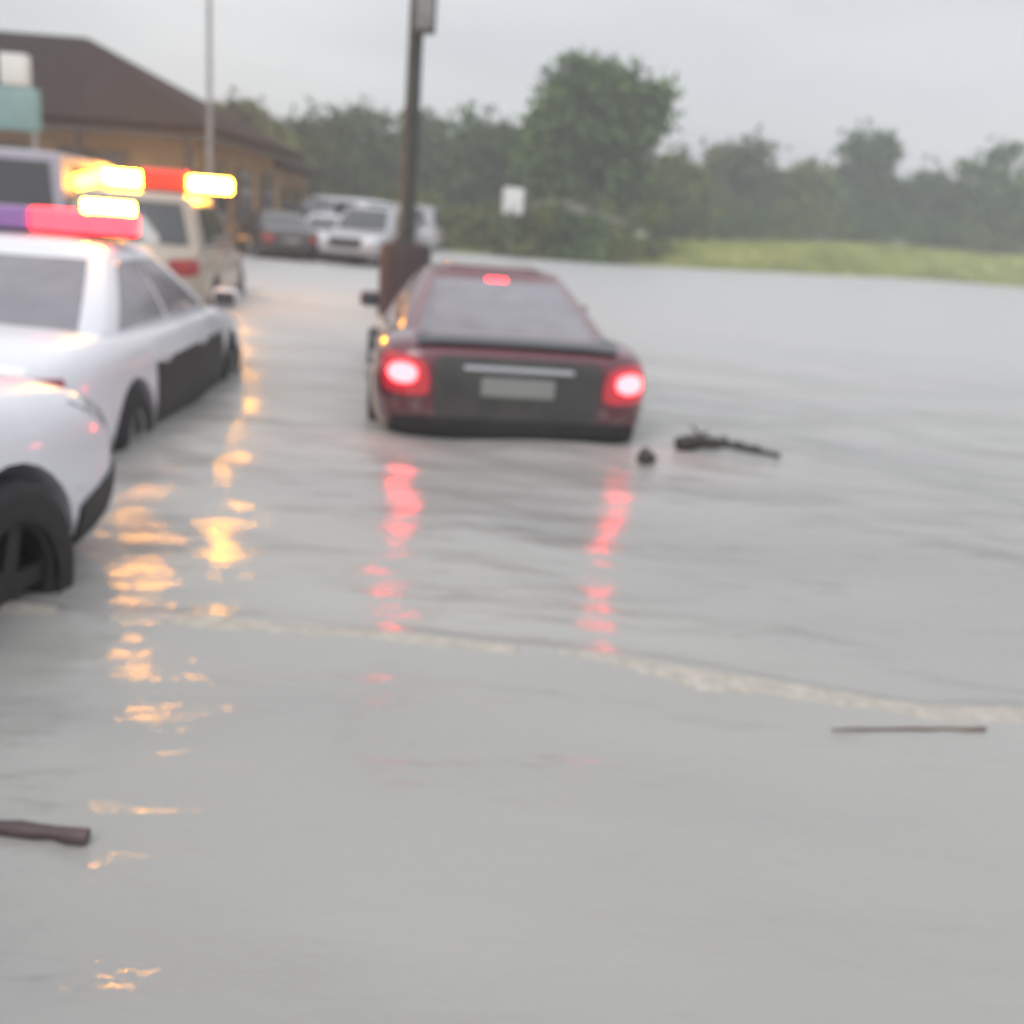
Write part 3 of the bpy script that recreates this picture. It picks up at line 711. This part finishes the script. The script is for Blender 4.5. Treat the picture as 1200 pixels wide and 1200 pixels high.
B = [(612, 50, 590, 640, 236, 2, 'olive bush hiding the left end of the beige house'), (668, 51, 640, 700, 240, 0, 'green bush in front of the beige house, right of its middle'), (706, 52, 684, 735, 256, 2, 'olive bush at the right end of the beige house'), (520, 52, 488, 556, 236, 2, 'olive bush right behind the lamp pole'), (575, 53, 545, 612, 240, 2, 'olive bush left of the white board'),
     (640, 52, 612, 668, 254, 0, 'green bush under the tallest tree, left part'), (735, 55, 695, 776, 232, 2, 'olive bush under the right side of the tallest tree'),
     (800, 76, 768, 836, 234, 1, 'dark bush left of the brownish tree'), (870, 80, 832, 908, 236, 0, 'green bush under the brownish tree'),
     (945, 84, 905, 985, 236, 2, 'olive bush under the yellow olive tree'), (1020, 89, 980, 1062, 240, 0, 'green bush under the pointed tree'),
     (1095, 92, 1055, 1140, 246, 0, 'green bush below the dip of the tree line'), (1170, 94, 1130, 1215, 250, 2, 'olive bush under the tree at the right edge'),
     (478, 54, 448, 505, 215, 2, 'tall olive shrub directly left of the lamp pole')]
for i, (px, Y, x0, x1, yt, lf, lab) in enumerate(B):
    p = at(px, 280, Y); ppm = 1200 / Y
    zb = float(terrain_z(np.array([p.x]), np.array([p.y]))[0]) - .05
    H = 1.35 + (268 + (px - 600) * .079 - yt) / ppm - zb; W = (x1 - x0) / ppm; r_ = random.Random(i)
    t = thing('bush', lab, 'bush', (p.x, p.y, zb), 0, 'bushes along the far bank')
    bl = [(W * (k / 3 - .5) * .7, r_.uniform(-.5, .5), H * r_.uniform(.28, .42), W * .25, W * .24, H * r_.uniform(.4, .52)) for k in range(4)]
    foliage('foliage', 1800, bl, .22, LEAF[lf], t, 90 + i)
    V, F = [], []
    for k in range(4):
        V2, F2 = tube_data([(W * .1 * (k - 1.5), 0, -.2), (W * .2 * (k - 1.5), .1, H * .5)], [.06, .02], 5)
        F += [tuple(q + len(V) for q in f) for f in F2]; V += V2
    mesh_obj('stem', V, F, M['bark'], t)
# the wood beyond
blobs = []; r_ = random.Random(21)
for k in range(46):
    x = -62 + k * 4.4; y = 118 + r_.uniform(-4, 4); h = r_.uniform(5.5, 8.5); blobs.append((x, y, 1.2 + h * .45, 3.4, 2.5, h * .52))
o = foliage('far_wood', 26000, blobs, .5, LEAF[3], None, 77); o['kind'] = 'stuff'; o['label'] = 'far grey green wood closing the view behind the trees'
# grass blades on the bank
r_ = np.random.RandomState(5); n = 60000
gx = r_.uniform(-4, 75, n); gy = 52 + 24 * smooth(0, 32, gx) + r_.rand(n) ** 1.5 * 18 - 1.0
gz = terrain_z(gx, gy) - .03
hh = r_.uniform(.18, .5, n); a = r_.uniform(0, 6.28, n); wv = .05
P = np.stack([np.stack([gx - wv * np.cos(a), gy - wv * np.sin(a), gz], -1), np.stack([gx + wv * np.cos(a), gy + wv * np.sin(a), gz], -1),
              np.stack([gx + r_.normal(0, .12, n), gy + r_.normal(0, .12, n), gz + hh], -1)], 1).reshape(-1, 3)
me = bpy.data.meshes.new('grass'); me.vertices.add(3 * n); me.vertices.foreach_set('co', P.astype(np.float32).ravel())
me.loops.add(3 * n); me.loops.foreach_set('vertex_index', np.arange(3 * n, dtype=np.int32)); me.polygons.add(n)
me.polygons.foreach_set('loop_start', np.arange(n, dtype=np.int32) * 3); me.polygons.foreach_set('loop_total', np.full(n, 3, np.int32)); me.update(calc_edges=True)
o = link_mesh('bank_grass', me, M['grass'], smooth=False); o['kind'] = 'stuff'; o['label'] = 'pale green grass growing on the far bank'

# ------------------------------------------------------------------ things adrift
def drift(name, label, cat, a, b, r0, r1, m, bend=.03, twigs=0, seed=0):
    r_ = random.Random(seed); A, Bp = onz(*a), onz(*b)
    mid = (A + Bp) / 2; d = Bp - A; nrm = Vector((-d.y, d.x, 0)).normalized()
    t = thing(name, label, cat, (mid.x, mid.y, 0))
    pts = []
    for k in range(9):
        f = k / 8; q = A + d * f - mid; q += nrm * (math.sin(f * 5) * bend + r_.uniform(-.006, .006)) + Vector((0, 0, (.03 + .03 * math.sin(f * 3.1 + .4)) if twigs else r1 * .35 + (.012 if r1 < .012 else 0))); pts.append(q)
    tube('stick' if not twigs else 'branch', pts, [(r0 + (r1 - r0) * k / 8) * r_.uniform(.78, 1.2) for k in range(9)], m, t, 9)
    for k in range(twigs):
        q = pts[1 + k % 6]; e = q + Vector((r_.uniform(-.12, .18), r_.uniform(-.14, .14), r_.uniform(.03, .10)))
        tube('twig', [q, (q + e) / 2 + Vector((0, 0, .015)), e], [.016, .012, .005], m, t, 6)
    return t
drift('floating_branch', 'dark branch adrift on the water right of the maroon coupe', 'branch', (792, 527), (912, 536), .055, .015, M['debris'], .03, 8, 1)
drift('floating_stick', 'brown stick adrift in the bottom left foreground', 'stick', (-60, 968), (104, 982), .019, .016, M['debris2'], .004)
drift('floating_reed', 'thin reddish reed lying along the ripple on the right', 'reed', (975, 861), (1152, 858), .003, .006, M['straw'], .006)
p = onz(757, 540)
bm = bmesh.new(); bmesh.ops.create_icosphere(bm, subdivisions=3, radius=.075)
r2 = random.Random(4)
for v in bm.verts: v.co = Vector((v.co.x * .8, v.co.y, v.co.z * .6)) * (1 + .25 * math.sin(v.co.x * 40 + v.co.z * 31) * math.cos(v.co.y * 37))
o = bm_obj('floating_clump', bm, M['debris'], ang=60); o.location = (p.x, p.y, .03)
tag(o, 'small dark clump adrift at the right rear corner of the maroon coupe', 'debris')

# scum and foam gathered along the wash line: a ragged ribbon lying on the water
seg = np.linalg.norm(np.diff(rp_, axis=0), axis=1); cs = np.concatenate([[0], np.cumsum(seg)])
us = np.arange(.0, cs[-1], .012); V, F = [], []; r_ = np.random.RandomState(11); jit = r_.normal(0, .004, (len(us), 4))
Q = np.stack([np.interp(us, cs, rp_[:, 0]), np.interp(us, cs, rp_[:, 1])], -1)
for _ in range(30): Q[1:-1] = (Q[:-2] + Q[2:]) / 2
Tn = np.gradient(Q, axis=0); Tn /= np.linalg.norm(Tn, axis=1)[:, None]; Nn = np.stack([-Tn[:, 1], Tn[:, 0]], -1)
wid = .050 + .014 * np.sin(us * 2.3) + .010 * np.sin(us * 7.1 + 1) + .007 * np.sin(us * 19) ; off = .02 * np.sin(us * 1.7) + .008 * np.sin(us * 9)
cols_ = []
for k, f in enumerate((-1, -.4, .4, 1)):
    c = Q + Nn * (off + wid * f + jit[:, k])[:, None]
    cols_.append(np.column_stack([c, water_z(c[:, 0], c[:, 1]) + (.006 if k in (1, 2) else -.002)]))
V = np.stack(cols_, 1).reshape(-1, 3)
for i in range(len(us) - 1):
    if math.sin(us[i] * 3.3) + math.sin(us[i] * 8.7 + 2) > 1.5: continue
    F += [(i * 4 + k, i * 4 + k + 1, i * 4 + k + 5, i * 4 + k + 4) for k in range(3)]
M['foam'] = mat('foam', (.42, .385, .335), .6, var=.18, vscale=22)
o = mesh_obj('foam', V, F, M['foam']); o['kind'] = 'stuff'; o['label'] = 'pale tan foam along the wash line across the water'

# ------------------------------------------------------------------ wet air
bm = bmesh.new(); bm_box(bm, (0, 69, 8), (306, 172, 19.2))
hz_ = bm_obj('haze', bm, bpy.data.materials.new('haze'), smooth=False); hz_['kind'] = 'stuff'
hm = hz_.data.materials[0]; hm.use_nodes = True; ht = hm.node_tree; ht.nodes.clear()
vo = ht.nodes.new('ShaderNodeVolumePrincipled'); vo.inputs['Color'].default_value = (.93, .95, .97, 1)
vo.inputs['Density'].default_value = .0029; vo.inputs['Density Attribute'].default_value = ''
ho = ht.nodes.new('ShaderNodeOutputMaterial'); ht.links.new(vo.outputs[0], ho.inputs['Volume'])
hz_.visible_shadow = True
